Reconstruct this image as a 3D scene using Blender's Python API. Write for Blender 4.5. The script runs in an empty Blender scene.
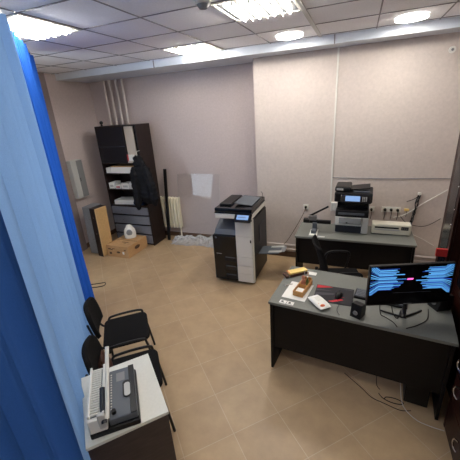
import bpy, bmesh, math, random
from mathutils import Vector, Matrix, Euler
random.seed(7)
C = bpy.context.scene.collection
PI = math.pi
# ------------------------------------------------------------------ helpers
def link(o, parent=None):
    C.objects.link(o)
    if parent is not None: o.parent = parent
    return o
def tag(o, label=None, cat=None, group=None, kind=None):
    if label: o['label'] = label
    if cat: o['category'] = cat
    if group: o['group'] = group
    if kind: o['kind'] = kind
    return o
def thing(name, label, cat, loc=(0, 0, 0), rz=0, group=None):
    o = bpy.data.objects.new(name, None); o.empty_display_size = .1
    o.location = loc; o.rotation_euler = (0, 0, rz)
    link(o); return tag(o, label, cat, group)
class MB:
    def __init__(s): s.bm = bmesh.new(); s.mi = 0
    def _fin(s, verts, mat=None):
        fs = set()
        for v in verts:
            for f in v.link_faces: fs.add(f)
        for f in fs: f.material_index = s.mi
        if mat is not None: bmesh.ops.transform(s.bm, matrix=mat, verts=verts)
    def box(s, x0, x1, y0, y1, z0, z1, bev=0.0, rot=None, seg=2):
        r = bmesh.ops.create_cube(s.bm, size=1.0)
        vs = r['verts']
        c = Vector(((x0+x1)/2, (y0+y1)/2, (z0+z1)/2))
        bmesh.ops.scale(s.bm, vec=(abs(x1-x0), abs(y1-y0), abs(z1-z0)), verts=vs)
        if bev > 0:
            es = list({e for v in vs for e in v.link_edges})
            b = bmesh.ops.bevel(s.bm, geom=es, offset=bev, segments=seg, affect='EDGES', profile=.5)
            vs = list({v for f in b['faces'] for v in f.verts} | {v for v in vs if v.is_valid})
            full = set(vs); stack = list(vs)
            while stack:
                v = stack.pop()
                for e in v.link_edges:
                    w = e.other_vert(v)
                    if w not in full: full.add(w); stack.append(w)
            vs = list(full)
        m = Matrix.Translation(c)
        if rot is not None: m = m @ Euler(rot).to_matrix().to_4x4()
        s._fin(vs, m); return s
    def cyl(s, p0, p1, r, r2=None, n=12, cap=True):
        p0 = Vector(p0); p1 = Vector(p1); d = p1-p0
        q = bmesh.ops.create_cone(s.bm, cap_ends=cap, segments=n, radius1=r, radius2=r if r2 is None else r2, depth=d.length)
        m = Matrix.Translation((p0+p1)/2) @ d.to_track_quat('Z', 'Y').to_matrix().to_4x4()
        s._fin(q['verts'], m); return s
    def sph(s, c, r, sc=(1, 1, 1), u=14, v=9):
        q = bmesh.ops.create_uvsphere(s.bm, u_segments=u, v_segments=v, radius=r)
        s._fin(q['verts'], Matrix.Translation(c) @ Matrix.Diagonal((*sc, 1))); return s
    def prism(s, pts, h, mat=None, bev=0):
        """polygon pts (x,y) extruded 0..h along z then moved by mat"""
        vs = [s.bm.verts.new((p[0], p[1], 0)) for p in pts]
        vt = [s.bm.verts.new((p[0], p[1], h)) for p in pts]
        n = len(pts)
        fs = [s.bm.faces.new(vs[::-1]), s.bm.faces.new(vt)]
        for i in range(n): fs.append(s.bm.faces.new((vs[i], vs[(i+1) % n], vt[(i+1) % n], vt[i])))
        bmesh.ops.recalc_face_normals(s.bm, faces=fs)
        if bev:
            es = list({e for f in fs for e in f.edges})
            b = bmesh.ops.bevel(s.bm, geom=es, offset=bev, segments=2, affect='EDGES', profile=.5)
            vv = {v for f in b['faces'] for v in f.verts}; st = list(vv)
            while st:
                v = st.pop()
                for e in v.link_edges:
                    w = e.other_vert(v)
                    if w not in vv: vv.add(w); st.append(w)
            s._fin(list(vv), mat)
        else: s._fin(vs+vt, mat)
        return s
    def tube(s, path, r, n=8, closed=False, sub=6):
        P = [Vector(p) for p in path]
        Q = []
        m = len(P)
        if m > 2 and sub > 1:
            rng = range(m if closed else m-1)
            for i in rng:
                if closed: a, b, c, d = P[(i-1) % m], P[i], P[(i+1) % m], P[(i+2) % m]
                else: a, b, c, d = P[max(i-1, 0)], P[i], P[i+1], P[min(i+2, m-1)]
                for k in range(sub):
                    t = k/sub
                    Q.append(.5*((2*b)+(-a+c)*t+(2*a-5*b+4*c-d)*t*t+(-a+3*b-3*c+d)*t**3))
            if not closed: Q.append(P[-1])
        else: Q = P
        rings = []; up = Vector((0, 0, 1)); prev = None
        for i, p in enumerate(Q):
            a = Q[i-1] if (i > 0 or closed) else Q[i]
            b = Q[(i+1) % len(Q)] if (i < len(Q)-1 or closed) else Q[i]
            t = (b-a).normalized()
            if prev is None:
                u = t.cross(up)
                if u.length < .1: u = t.cross(Vector((1, 0, 0)))
            else: u = prev - t*prev.dot(t)
            u.normalize(); prev = u; w = t.cross(u)
            rings.append([s.bm.verts.new(p+u*(r*math.cos(2*PI*k/n))+w*(r*math.sin(2*PI*k/n))) for k in range(n)])
        allv = [v for g in rings for v in g]
        L = len(rings)
        for i in range(L if closed else L-1):
            g, h = rings[i], rings[(i+1) % L]
            for k in range(n): s.bm.faces.new((g[k], g[(k+1) % n], h[(k+1) % n], h[k]))
        if not closed:
            s.bm.faces.new(rings[0][::-1]); s.bm.faces.new(rings[-1])
        s._fin(allv); return s
    def loft(s, rings, cap=True):
        R = [[s.bm.verts.new(p) for p in g] for g in rings]
        n = len(R[0])
        for a, b in zip(R[:-1], R[1:]):
            for k in range(n): s.bm.faces.new((a[k], a[(k+1) % n], b[(k+1) % n], b[k]))
        if cap: s.bm.faces.new(R[0][::-1]); s.bm.faces.new(R[-1])
        s._fin([v for g in R for v in g]); return s
    def grid(s, fn, nu, nv):
        V = [[s.bm.verts.new(fn(i/nu, j/nv)) for j in range(nv+1)] for i in range(nu+1)]
        for i in range(nu):
            for j in range(nv): s.bm.faces.new((V[i][j], V[i+1][j], V[i+1][j+1], V[i][j+1]))
        s._fin([v for g in V for v in g]); return s
    def quad(s, a, b, c, d):
        vs = [s.bm.verts.new(p) for p in (a, b, c, d)]; f = s.bm.faces.new(vs); f.material_index = s.mi; return s
    def build(s, name, mats, parent=None, smooth=False, solid=0, recalc=True):
        if recalc: bmesh.ops.recalc_face_normals(s.bm, faces=s.bm.faces[:])
        me = bpy.data.meshes.new(name); s.bm.to_mesh(me); s.bm.free()
        if not isinstance(mats, (list, tuple)): mats = [mats]
        for m in mats: me.materials.append(m)
        if smooth:
            me.shade_smooth()
            if smooth != 'all':
                me.set_sharp_from_angle(angle=math.radians(40))
        o = bpy.data.objects.new(name, me); link(o, parent)
        if solid:
            md = o.modifiers.new('thick', 'SOLIDIFY'); md.thickness = solid; md.offset = 0
        return o
def struct(o): o['kind'] = 'structure'; return o
def copy_tree(o, parent=None):
    c = o.copy(); C.objects.link(c)
    if parent is not None: c.parent = parent
    for ch in [k for k in C.objects if k.parent == o]: copy_tree(ch, c)
    return c
# ------------------------------------------------------------------ materials
def rgb(r, g, b):
    f = lambda c: ((c/255+.055)/1.055)**2.4 if c > 10 else c/255/12.92
    return (f(r), f(g), f(b), 1)
def mat(name, col, rough=.6, metal=0, noise=0, nscale=20, bump=0, bscale=80, spec=.5, coat=0, sheen=0, obj=True, stretch=(1, 1, 1)):
    m = bpy.data.materials.new(name); m.use_nodes = True
    nt = m.node_tree; b = nt.nodes['Principled BSDF']
    b.inputs['Base Color'].default_value = col; b.inputs['Roughness'].default_value = rough
    b.inputs['Metallic'].default_value = metal; b.inputs['Specular IOR Level'].default_value = spec
    b.inputs['Coat Weight'].default_value = coat; b.inputs['Sheen Weight'].default_value = sheen
    tc = nt.nodes.new('ShaderNodeTexCoord'); mp = nt.nodes.new('ShaderNodeMapping')
    mp.inputs['Scale'].default_value = stretch
    nt.links.new(tc.outputs['Object'], mp.inputs['Vector'])
    if noise:
        n = nt.nodes.new('ShaderNodeTexNoise'); n.inputs['Scale'].default_value = nscale; n.inputs['Detail'].default_value = 5
        nt.links.new(mp.outputs[0], n.inputs['Vector'])
        r = nt.nodes.new('ShaderNodeValToRGB')
        r.color_ramp.elements[0].position = .3; r.color_ramp.elements[1].position = .7
        r.color_ramp.elements[0].color = tuple(max(0, c*(1-noise)) for c in col[:3])+(1,)
        r.color_ramp.elements[1].color = tuple(min(1, c*(1+noise)) for c in col[:3])+(1,)
        nt.links.new(n.outputs['Fac'], r.inputs['Fac']); nt.links.new(r.outputs['Color'], b.inputs['Base Color'])
    if bump:
        n2 = nt.nodes.new('ShaderNodeTexNoise'); n2.inputs['Scale'].default_value = bscale; n2.inputs['Detail'].default_value = 4
        nt.links.new(mp.outputs[0], n2.inputs['Vector'])
        bp = nt.nodes.new('ShaderNodeBump'); bp.inputs['Strength'].default_value = bump; bp.inputs['Distance'].default_value = .01
        nt.links.new(n2.outputs['Fac'], bp.inputs['Height']); nt.links.new(bp.outputs['Normal'], b.inputs['Normal'])
    return m
def emis(name, col, s):
    m = bpy.data.materials.new(name); m.use_nodes = True; b = m.node_tree.nodes['Principled BSDF']
    b.inputs['Base Color'].default_value = (.02, .02, .02, 1); b.inputs['Roughness'].default_value = .3
    b.inputs['Emission Color'].default_value = col; b.inputs['Emission Strength'].default_value = s
    return m
M = {}
M['wall'] = mat('wallpaper', rgb(206, 194, 186), .85, noise=.05, nscale=35, bump=.22, bscale=45)
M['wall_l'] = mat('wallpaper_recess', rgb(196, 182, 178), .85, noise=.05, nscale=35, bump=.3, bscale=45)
M['pil'] = mat('grey_brown_trim', rgb(134, 122, 120), .8, noise=.05)
M['beam'] = mat('beam_paint', rgb(205, 212, 222), .35, noise=.02)
M['black'] = mat('black_plastic', rgb(20, 20, 22), .4, spec=.35, noise=.1)
M['blackgloss'] = mat('black_gloss', rgb(14, 14, 17), .15)
M['blackm'] = mat('black_metal', rgb(22, 22, 24), .4, metal=.3)
M['fabric'] = mat('black_fabric', rgb(24, 23, 24), 1.0, spec=.2, noise=.2, nscale=300, bump=.4, bscale=500)
M['navy'] = mat('navy_plastic', rgb(30, 34, 46), .45)
M['slate'] = mat('slate_plastic', rgb(88, 94, 102), .45)
M['grey'] = mat('grey_plastic', rgb(130, 131, 132), .5)
M['lgrey'] = mat('light_grey_plastic', rgb(190, 190, 186), .45)
M['white'] = mat('white_plastic', rgb(228, 226, 218), .4)
M['cream'] = mat('cream_plastic', rgb(222, 217, 198), .45)
M['paper'] = mat('paper', rgb(238, 236, 230), .8)
M['radi'] = mat('radiator_enamel', rgb(240, 232, 208), .4)
M['pipe'] = mat('pipe_paint', rgb(200, 190, 184), .4)
M['wenge'] = mat('wenge_wood', rgb(38, 27, 25), .45, spec=.3, noise=.35, nscale=6, stretch=(8, 8, .8))
M['wenge2'] = mat('dark_cherry_wood', rgb(46, 20, 15), .35, spec=.3, noise=.35, nscale=5, stretch=(8, 8, .8), coat=.05)
M['deskwood'] = mat('black_laminate', rgb(20, 17, 17), .5, spec=.25, noise=.2, nscale=12, stretch=(1, 1, 6))
M['desktop'] = mat('grey_desktop', rgb(116, 118, 112), .42, noise=.05, nscale=60)
M['tabletop'] = mat('pale_tabletop', rgb(222, 221, 212), .45, noise=.03, nscale=60)
M['tableside'] = mat('brown_laminate', rgb(62, 52, 50), .5, noise=.2, nscale=12, stretch=(1, 1, 6))
M['card'] = mat('cardboard', rgb(190, 150, 104), .85, noise=.07, nscale=18)
M['tan'] = mat('fibreboard', rgb(200, 164, 112), .8, noise=.06, nscale=30)
M['tan2'] = mat('fibreboard_rim', rgb(214, 184, 138), .8)
M['gpanel'] = mat('grey_panel', rgb(128, 130, 134), .45, noise=.08)
M['drawer'] = mat('silver_laminate', rgb(120, 122, 130), .45, noise=.05)
M['darkglass'] = mat('dark_door', rgb(20, 20, 28), .2)
M['beige'] = mat('beige_panel', rgb(196, 182, 166), .6)
M['coat'] = mat('puffer_nylon', rgb(12, 12, 17), .7, spec=.25, noise=.15, nscale=30, bump=.3, bscale=25)
M['wood'] = mat('oak_wood', rgb(196, 142, 80), .5, noise=.25, nscale=10, stretch=(1, 6, 6))
M['leather'] = mat('brown_leather', rgb(74, 42, 30), .5, noise=.2, nscale=40, bump=.3, bscale=90)
M['yellow'] = mat('yellow_paper', rgb(242, 212, 128), .7, noise=.05)
M['red'] = mat('red_plastic', rgb(206, 52, 48), .5)
M['redp'] = mat('red_print', rgb(196, 40, 52), .7)
M['pad'] = mat('mouse_pad_cloth', rgb(44, 42, 46), .85, noise=.1, nscale=200)
M['padg'] = mat('grey_print', rgb(74, 72, 78), .85)
M['orange'] = mat('orange_print', rgb(226, 110, 60), .6)
M['blue'] = mat('blue_cover', rgb(48, 80, 130), .5)
M['chrome'] = mat('chrome', rgb(225, 225, 225), .12, metal=1)
M['steel'] = mat('steel', rgb(150, 150, 150), .35, metal=.8)
M['skirt'] = mat('brown_skirting', rgb(98, 74, 58), .5)
M['green'] = mat('green_glass', rgb(90, 110, 60), .3)
M['figure'] = mat('pink_clay', rgb(196, 130, 104), .6)
M['ink'] = mat('dark_ink', rgb(40, 36, 36), .8)
M['inkbrown'] = mat('brown_ink', rgb(84, 60, 42), .8)
# floor: square tiles laid at 45 degrees
def floor_mat():
    m = bpy.data.materials.new('floor_tiles'); m.use_nodes = True; nt = m.node_tree; b = nt.nodes['Principled BSDF']
    tc = nt.nodes.new('ShaderNodeTexCoord'); mp = nt.nodes.new('ShaderNodeMapping')
    mp.vector_type = 'POINT'; mp.inputs['Rotation'].default_value = (0, 0, -PI/4)
    mp.inputs['Location'].default_value = (-.575+40, 40, 0)
    nt.links.new(tc.outputs['Object'], mp.inputs['Vector'])
    br = nt.nodes.new('ShaderNodeTexBrick'); br.offset = 0; br.squash = 1
    br.inputs['Scale'].default_value = 1; br.inputs['Brick Width'].default_value = .4; br.inputs['Row Height'].default_value = .4
    br.inputs['Mortar Size'].default_value = .0028; br.inputs['Mortar Smooth'].default_value = .1; br.inputs['Bias'].default_value = 0
    br.inputs['Color1'].default_value = rgb(192, 165, 130); br.inputs['Color2'].default_value = rgb(183, 156, 122)
    br.inputs['Mortar'].default_value = rgb(200, 180, 150)
    nt.links.new(mp.outputs[0], br.inputs['Vector'])
    n = nt.nodes.new('ShaderNodeTexNoise'); n.inputs['Scale'].default_value = 5; n.inputs['Detail'].default_value = 8; n.inputs['Roughness'].default_value = .65
    nt.links.new(tc.outputs['Object'], n.inputs['Vector'])
    r = nt.nodes.new('ShaderNodeValToRGB'); r.color_ramp.elements[0].position = .3; r.color_ramp.elements[1].position = .7
    r.color_ramp.elements[0].color = (.86, .85, .84, 1); r.color_ramp.elements[1].color = (1.07, 1.06, 1.04, 1)
    nt.links.new(n.outputs['Fac'], r.inputs['Fac'])
    mx = nt.nodes.new('ShaderNodeMix'); mx.data_type = 'RGBA'; mx.blend_type = 'MULTIPLY'; mx.inputs['Factor'].default_value = 1
    nt.links.new(br.outputs['Color'], mx.inputs['A']); nt.links.new(r.outputs['Color'], mx.inputs['B'])
    nt.links.new(mx.outputs['Result'], b.inputs['Base Color'])
    b.inputs['Roughness'].default_value = .38
    bp = nt.nodes.new('ShaderNodeBump'); bp.inputs['Strength'].default_value = .3; bp.inputs['Distance'].default_value = .003; bp.invert = True
    nt.links.new(br.outputs['Fac'], bp.inputs['Height']); nt.links.new(bp.outputs['Normal'], b.inputs['Normal'])
    return m
M['floor'] = floor_mat()
M['tile'] = mat('ceiling_tile', rgb(246, 246, 250), .9, noise=.04, nscale=60, bump=.2, bscale=150)
M['tbar'] = mat('ceiling_grid', rgb(124, 122, 128), .5)
def curtain_mat(name, col, trans, transp):
    m = bpy.data.materials.new(name); m.use_nodes = True; nt = m.node_tree; nt.nodes.clear()
    out = nt.nodes.new('ShaderNodeOutputMaterial')
    d = nt.nodes.new('ShaderNodeBsdfDiffuse'); t = nt.nodes.new('ShaderNodeBsdfTranslucent'); p = nt.nodes.new('ShaderNodeBsdfTransparent')
    tc = nt.nodes.new('ShaderNodeTexCoord'); n = nt.nodes.new('ShaderNodeTexNoise'); n.inputs['Scale'].default_value = 260
    nt.links.new(tc.outputs['Object'], n.inputs['Vector'])
    r = nt.nodes.new('ShaderNodeValToRGB'); r.color_ramp.elements[0].color = tuple(c*.85 for c in col[:3])+(1,); r.color_ramp.elements[1].color = tuple(min(1, c*1.12) for c in col[:3])+(1,)
    nt.links.new(n.outputs['Fac'], r.inputs['Fac'])
    nt.links.new(r.outputs['Color'], d.inputs['Color']); nt.links.new(r.outputs['Color'], t.inputs['Color'])
    p.inputs['Color'].default_value = tuple(c**.5 for c in col[:3])+(1,)
    a = nt.nodes.new('ShaderNodeMixShader'); a.inputs[0].default_value = trans
    nt.links.new(d.outputs[0], a.inputs[1]); nt.links.new(t.outputs[0], a.inputs[2])
    c = nt.nodes.new('ShaderNodeMixShader'); c.inputs[0].default_value = transp
    nt.links.new(a.outputs[0], c.inputs[1]); nt.links.new(p.outputs[0], c.inputs[2])
    nt.links.new(c.outputs[0], out.inputs['Surface']); return m
M['cur'] = curtain_mat('light_blue_voile', rgb(134, 162, 196), .6, .04)
M['curdeep'] = curtain_mat('shaded_blue_voile', rgb(44, 92, 176), .55, .02)  # deeper blue stands in for the missing window light behind the far strip
M['curnear'] = curtain_mat('shaded_blue_cloth', rgb(46, 78, 130), .5, .02)  # weaker backlight on the near panel is put into this darker colour
def glass_mat(name, col=(1, 1, 1, 1), rough=0, alpha=None):
    m = bpy.data.materials.new(name); m.use_nodes = True; nt = m.node_tree; nt.nodes.clear()
    out = nt.nodes.new('ShaderNodeOutputMaterial'); g = nt.nodes.new('ShaderNodeBsdfGlossy'); g.inputs['Roughness'].default_value = rough
    t = nt.nodes.new('ShaderNodeBsdfTransparent'); t.inputs['Color'].default_value = col
    fr = nt.nodes.new('ShaderNodeFresnel'); fr.inputs['IOR'].default_value = 1.5
    mx = nt.nodes.new('ShaderNodeMixShader')
    ge = nt.nodes.new('ShaderNodeNewGeometry'); mu = nt.nodes.new('ShaderNodeMath'); mu.operation = 'SUBTRACT'; mu.use_clamp = True
    nt.links.new(fr.outputs[0], mu.inputs[0]); nt.links.new(ge.outputs['Backfacing'], mu.inputs[1])
    nt.links.new(mu.outputs[0], mx.inputs[0]); nt.links.new(t.outputs[0], mx.inputs[1]); nt.links.new(g.outputs[0], mx.inputs[2])
    nt.links.new(mx.outputs[0], out.inputs['Surface']); return m
M['glass'] = glass_mat('clear_glass', (.985, .99, .985, 1))
M['gedge'] = mat('glass_edge', rgb(150, 160, 155), .3)
def film_mat():
    m = bpy.data.materials.new('plastic_film'); m.use_nodes = True; nt = m.node_tree; b = nt.nodes['Principled BSDF']
    b.inputs['Base Color'].default_value = rgb(226, 228, 228); b.inputs['Roughness'].default_value = .25
    t = nt.nodes.new('ShaderNodeBsdfTransparent'); mx = nt.nodes.new('ShaderNodeMixShader'); mx.inputs[0].default_value = .5
    out = nt.nodes['Material Output']
    nt.links.new(t.outputs[0], mx.inputs[1]); nt.links.new(b.outputs[0], mx.inputs[2]); nt.links.new(mx.outputs[0], out.inputs['Surface'])
    return m
M['film'] = film_mat()
M['tube'] = emis('fluorescent_tube', (1, .95, .87, 1), 85)
M['led'] = emis('led_disc', (1, .95, .88, 1), 32)
M['refl'] = mat('lamp_reflector', rgb(60, 62, 64), .5)
M['scr'] = emis('screen_glow', rgb(90, 165, 230), .62)
M['scr2'] = emis('screen_deep_blue', rgb(40, 80, 190), .5)
M['pink'] = emis('screen_magenta', rgb(240, 90, 170), 1.2)
M['lcd'] = emis('lcd_pale_blue', rgb(130, 170, 225), .5)
# ------------------------------------------------------------------ room
XL, XR, YF, YB, YR, XP, ZC = -4.78, 1.55, -2.6, 5.11, 4.70, -1.43, 3.079
def sbox(name, m, *a, **k): return struct(MB().box(*a, **k).build(name, m))
sbox('floor', M['floor'], XL-.1, XR+.1, YF-.1, YB+.1, -.1, 0)
sbox('ceiling', M['tile'], XL-.1, XR+.1, YF-.1, YB+.1, ZC+.002, ZC+.1)
sbox('wall_back', M['wall_l'], XL-.1, XP+.05, YB, YB+.1, 0, ZC+.002)
sbox('wall_back_right', M['wall'], XP, XR+.1, YR, YB, 0, ZC+.002)
sbox('wall_right', M['wall'], XR, XR+.1, YF-.1, YR, 0, ZC+.002)
sbox('wall_front', M['wall'], XL-.1, XR, YF-.1, YF, 0, ZC+.002)
WY0, WY1, WZ0, WZ1 = -1.6, 2.1, .95, 2.75
m = MB(); m.box(XL-.1, XL, YF, WY0, 0, ZC); m.box(XL-.1, XL, WY1, YB, 0, ZC); m.box(XL-.1, XL, WY0, WY1, 0, WZ0); m.box(XL-.1, XL, WY0, WY1, WZ1, ZC)
struct(m.build('wall_left', M['wall_l']))
m = MB()
for y in (WY0+.03, (WY0+WY1)/2-.9, WY1-.03): m.box(XL-.08, XL-.02, y-.03, y+.03, WZ0, WZ1)
for z in (WZ0+.03, WZ1-.03): m.box(XL-.08, XL-.02, WY0, WY1, z-.03, z+.03)
m.box(XL-.04, XL+.18, WY0-.05, WY1+.05, WZ0-.04, WZ0)
struct(m.build('window_1', M['white']))
struct(MB().box(XL-.052, XL-.048, WY0+.06, WY1-.06, WZ0+.06, WZ1-.06).build('window_2', M['glass']))
sbox('trim_1', M['pil'], XL, XL+.05, 3.25, 4.12, 0, ZC)  # wall strip in a darker grey-brown than the wall beside it
# ceiling beam with a slightly proud face
m = MB(); m.box(XL, XR, 4.375, YB, ZC-.094, ZC+.002)
struct(m.build('trim_2', M['beam']))
m = MB(); 
for x in (-2.83, -.33, 1.2): m.box(x-.006, x+.006, 4.365, 4.378, ZC-.098, ZC)
struct(m.build('trim_3', M['tbar']))
# T-bar grid
GX, GY = -2.89, 1.908
m = MB()
x = GX-.6*3
while x < XR: 
    if x > XL: m.box(x-.006, x+.006, YF, 4.372, ZC-.003, ZC+.001)
    x += .6
y = GY-.6*7
while y < 4.37:
    if y > YF: m.box(XL, XR, y-.006, y+.006, ZC-.0035, ZC+.001)
    y += .6
struct(m.build('trim_4', M['tbar']))
m = MB(); x = GX+.6*4; m.box(x-.02, x+.02, YF, 4.372, ZC-.008, ZC)
struct(m.build('trim_5', M['lgrey']))
sbox('baseboard_back', M['skirt'], XL, XP, YB-.015, YB, 0, .09)
sbox('baseboard_back_right', M['skirt'], XP, XR, YR-.015, YR, 0, .09)
sbox('baseboard_left', M['skirt'], XL, XL+.015, WY1-4, 3.25, 0, .09)
sbox('baseboard_left_far', M['skirt'], XL, XL+.015, 4.12, YB-.015, 0, .09)
# ------------------------------------------------------------------ lamps
def troffer(cx, cy, label, lv=True):
    t = thing('ceiling_light', label, 'ceiling light', (cx, cy, ZC), 0)
    m = MB()
    for a in ((-.29, .29, -.29, -.268), (-.29, .29, .268, .29), (-.29, -.268, -.268, .268), (.268, .29, -.268, .268)): m.box(*a, -.010, -.001)
    m.build('frame', M['white'], t)
    m = MB(); m.box(-.268, .268, -.268, .268, -.004, -.0015); m.build('reflector', M['refl'], t)
    for k in range(4):
        x = -.195+.13*k
        MB().cyl((x, -.25, -.020), (x, .25, -.020), .0065, n=8).build('tube', M['tube'], t)
    if lv:
        for k in range(3):
            x = -.13+.13*k
            m = MB(); m.box(x-.006, x+.006, -.268, .268, -.034, -.005); m.build('louvre', M['lgrey'], t)
    return t
troffer(GX+.3, GY+.3, 'square louvred ceiling light next to the blue curtain')
troffer(GX+.9, GY+2.1, 'square louvred ceiling light nearest the beam, above the wardrobe side')
troffer(GX+2.1, GY+.9, 'large bright square louvred ceiling light at the top edge near the smoke detector')
troffer(GX+2.1, GY-1.5, 'added unseen square louvred ceiling light above the camera side of the room')  # out of view, added to light the near part of the room
troffer(GX+3.9, GY-1.5, 'added unseen square louvred ceiling light in the near right of the ceiling')  # second added lamp out of view, for light over the right side
def led(cx, cy, label):
    t = thing('round_ceiling_light', label, 'ceiling light', (cx, cy, ZC))
    m = MB()
    m.tube([(.15*math.cos(a*PI/12), .15*math.sin(a*PI/12), -.008) for a in range(24)], .008, n=8, closed=True, sub=1); m.build('rim', M['white'], t, smooth=True)
    MB().cyl((0, 0, -.022), (0, 0, -.001), .141, n=40).build('diffuser', M['led'], t)
led(GX+2.1, GY+2.12, 'round lit ceiling disc left of the ceiling cable trunking')
led(GX+3.3, GY+2.12, 'round lit ceiling disc at the right end of the ceiling')
t = thing('smoke_detector', 'small round smoke detector on the ceiling beside the large square light', 'smoke detector', (-1.10, 2.44, ZC))
MB().cyl((0, 0, -.02), (0, 0, -.001), .055, n=24).build('base', M['lgrey'], t, smooth=True)
m = MB(); m.cyl((0, 0, -.045), (0, 0, -.02), .03, .048, n=24); m.build('head', M['grey'], t, smooth=True)
# ------------------------------------------------------------------ pipes, conduit, sockets
for k, x in enumerate((-4.375, -4.24, -4.105, -3.97)):
    o = MB().cyl((x, 5.03, .003), (x, 5.03, ZC-.096), .022, n=14).build('heating_pipe', M['pipe'], smooth=True)
    tag(o, ['leftmost vertical heating pipe above the wardrobe, nearest the corner', 'second vertical heating pipe from the corner above the wardrobe', 'third vertical heating pipe from the corner above the wardrobe', 'rightmost vertical heating pipe above the wardrobe'][k], 'pipe', 'heating pipes in the corner')
m = MB(); m.box(-.312, -.290, YR-.014, YR-.001, .967, ZC-.096, bev=.002)
tag(m.build('cable_conduit', M['white']), 'white vertical cable conduit running down the pale wall', 'conduit')
m = MB(); m.tube([(-.29, YR-.008, 1.335), (.3, YR-.008, 1.33), (1.2, YR-.008, 1.345)], .0045, n=6)
tag(m.build('wall_cable', M['grey']), 'thin straight horizontal cable across the pale wall above the printers', 'cable')
for z, lab in ((.225, 'upper horizontal heating pipe low on the wall behind the copier tray'), (.15, 'lower horizontal heating pipe low on the wall behind the copier tray')):
    m = MB(); m.cyl((XP+.02, YR-.05, z), (XR-.01, YR-.05, z), .02, n=12)
    for x in (-1.0, .2, 1.3): m.box(x-.01, x+.01, YR-.07, YR-.001, z-.006, z+.006)
    tag(m.build('floor_pipe', M['pipe'], smooth=True), lab, 'pipe')
def socket(x, z, n, label, w=.08):
    t = thing('wall_socket', label, 'socket', (x, YR, z))
    m = MB(); m.box(-w*n/2, w*n/2, -.012, -.001, -.04, .04, bev=.003); m.build('plate', M['white'], t)
    for k in range(n):
        cx = -w*n/2+w*(k+.5)
        m = MB(); m.cyl((cx, -.0145, 0), (cx, -.011, 0), .026, n=20); m.build('outlet', M['cream'], t, smooth=True)
    return t
socket(-.658, .875, 1, 'single white wall socket with a black plug, beside the copier')
socket(.262, .885, 1, 'single white wall socket half behind the desktop printer')
socket(.515, .893, 3, 'triple white wall socket with plugs above the laminator')
t = thing('junction_box', 'white junction box at the foot of the wall conduit', 'junction box', (-.247, YR, .907))
MB().box(-.045, .045, -.05, -.001, -.065, .065, bev=.004).build('box_body', M['white'], t)
MB().box(-.036, .036, -.053, -.0505, -.056, .056, bev=.001).build('cover', M['lgrey'], t)
def plug(x, z, label):
    t = thing('power_plug', label, 'plug', (x, YR-.015, z))
    m = MB(); m.cyl((0, -.002, 0), (0, -.04, 0), .019, .014, n=14); m.build('plug_body', M['black'], t, smooth=True)
    m = MB(); m.tube([(0, -.034, -.008), (.003, -.045, -.06), (-.004, -.04, -.13)], .004, n=6); m.build('cord', M['black'], t, smooth=True)
plug(.262, .885, 'black plug in the socket beside the desktop printer')
plug(.435, .893, 'black plug in the left outlet of the triple socket')
plug(.515, .893, 'black plug in the middle outlet of the triple socket')
plug(.595, .893, 'black plug in the right outlet of the triple socket')
t = thing('power_plug', 'black plug with a long cord hanging beside the copier', 'plug', (-.658, YR-.015, .875))
m = MB(); m.cyl((0, -.002, 0), (0, -.04, 0), .019, .014, n=14); m.build('plug_body', M['black'], t, smooth=True)
m = MB(); m.tube([(0, -.034, -.008), (-.04, -.04, -.12), (-.16, -.045, -.36), (-.30, -.045, -.60), (-.42, -.05, -.70)], .005, n=6); m.build('cord', M['inkbrown'], t, smooth=True)
t = thing('wall_sensor', 'small round white sensor high on the pale wall', 'sensor', (.93, YR, 2.815))
MB().cyl((0, -.02, 0), (0, -.001, 0), .036, n=24).build('housing', M['white'], t, smooth=True)
MB().cyl((0, -.027, 0), (0, -.019, 0), .014, n=16).build('lens', M['grey'], t, smooth=True)
t = thing('wire_bundle', 'messy bundle of dark wires hanging on the wall by the dark cabinet', 'cables', (.80, YR-.02, .75))
for k, (r_, mm) in enumerate(((.005, 'ink'), (.006, 'black'), (.004, 'grey'), (.005, 'black'), (.006, 'ink'), (.004, 'slate'))):
    q = []
    for i in range(9): q.append((.03-.07*(i/8)+random.uniform(-.022, .022), random.uniform(-.02, .004), .37-.062*i*(1+.12*random.random())))
    m = MB(); m.tube(q, r_, n=6); m.build('wire', M[mm], t, smooth=True)
m = MB(); m.tube([(.03, 0, .36), (-.03, -.01, .31), (-.11, -.008, .27)], .004, n=6); m.build('wire', M['black'], t, smooth=True)
MB().box(.01, .05, -.012, .016, .36, .40, bev=.002).build('wire_clip', M['white'], t)
m = MB(); m.tube([(.55, YR-.012, .775), (.70, YR-.02, .84), (.88, YR-.03, 1.0), (1.14, YR-.02, 1.20)], .006, n=6)
tag(m.build('loose_cable', M['white'], smooth=True), 'white loose cable rising diagonally to the dark cabinet', 'cable')
m = MB(); m.tube([(.64, YR-.012, .80), (.75, YR-.02, .70), (.95, YR-.02, .68), (1.12, YR-.02, .80)], .004, n=6)
tag(m.build('loose_cable', M['ink'], smooth=True), 'thin dark cable sagging along the wall behind the cabinet edge', 'cable')
m = MB(); m.tube([(.78, YR-.012, .56), (.92, YR-.012, .50), (1.10, YR-.012, .40)], .004, n=6)
tag(m.build('loose_cable', M['paper'], smooth=True), 'short pale cable low on the wall right of the far desk', 'cable')
t = thing('cable_terminal', 'small yellowish terminal right of the triple socket', 'terminal', (.705, YR, .90))
MB().box(-.03, .03, -.022, -.001, -.016, .016, bev=.003).build('terminal_body', M['yellow'], t)
m = MB(); m.tube([(0, -.014, -.014), (.005, -.02, -.05), (.0, -.016, -.1)], .003, n=6); m.build('cord', M['ink'], t)
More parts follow.
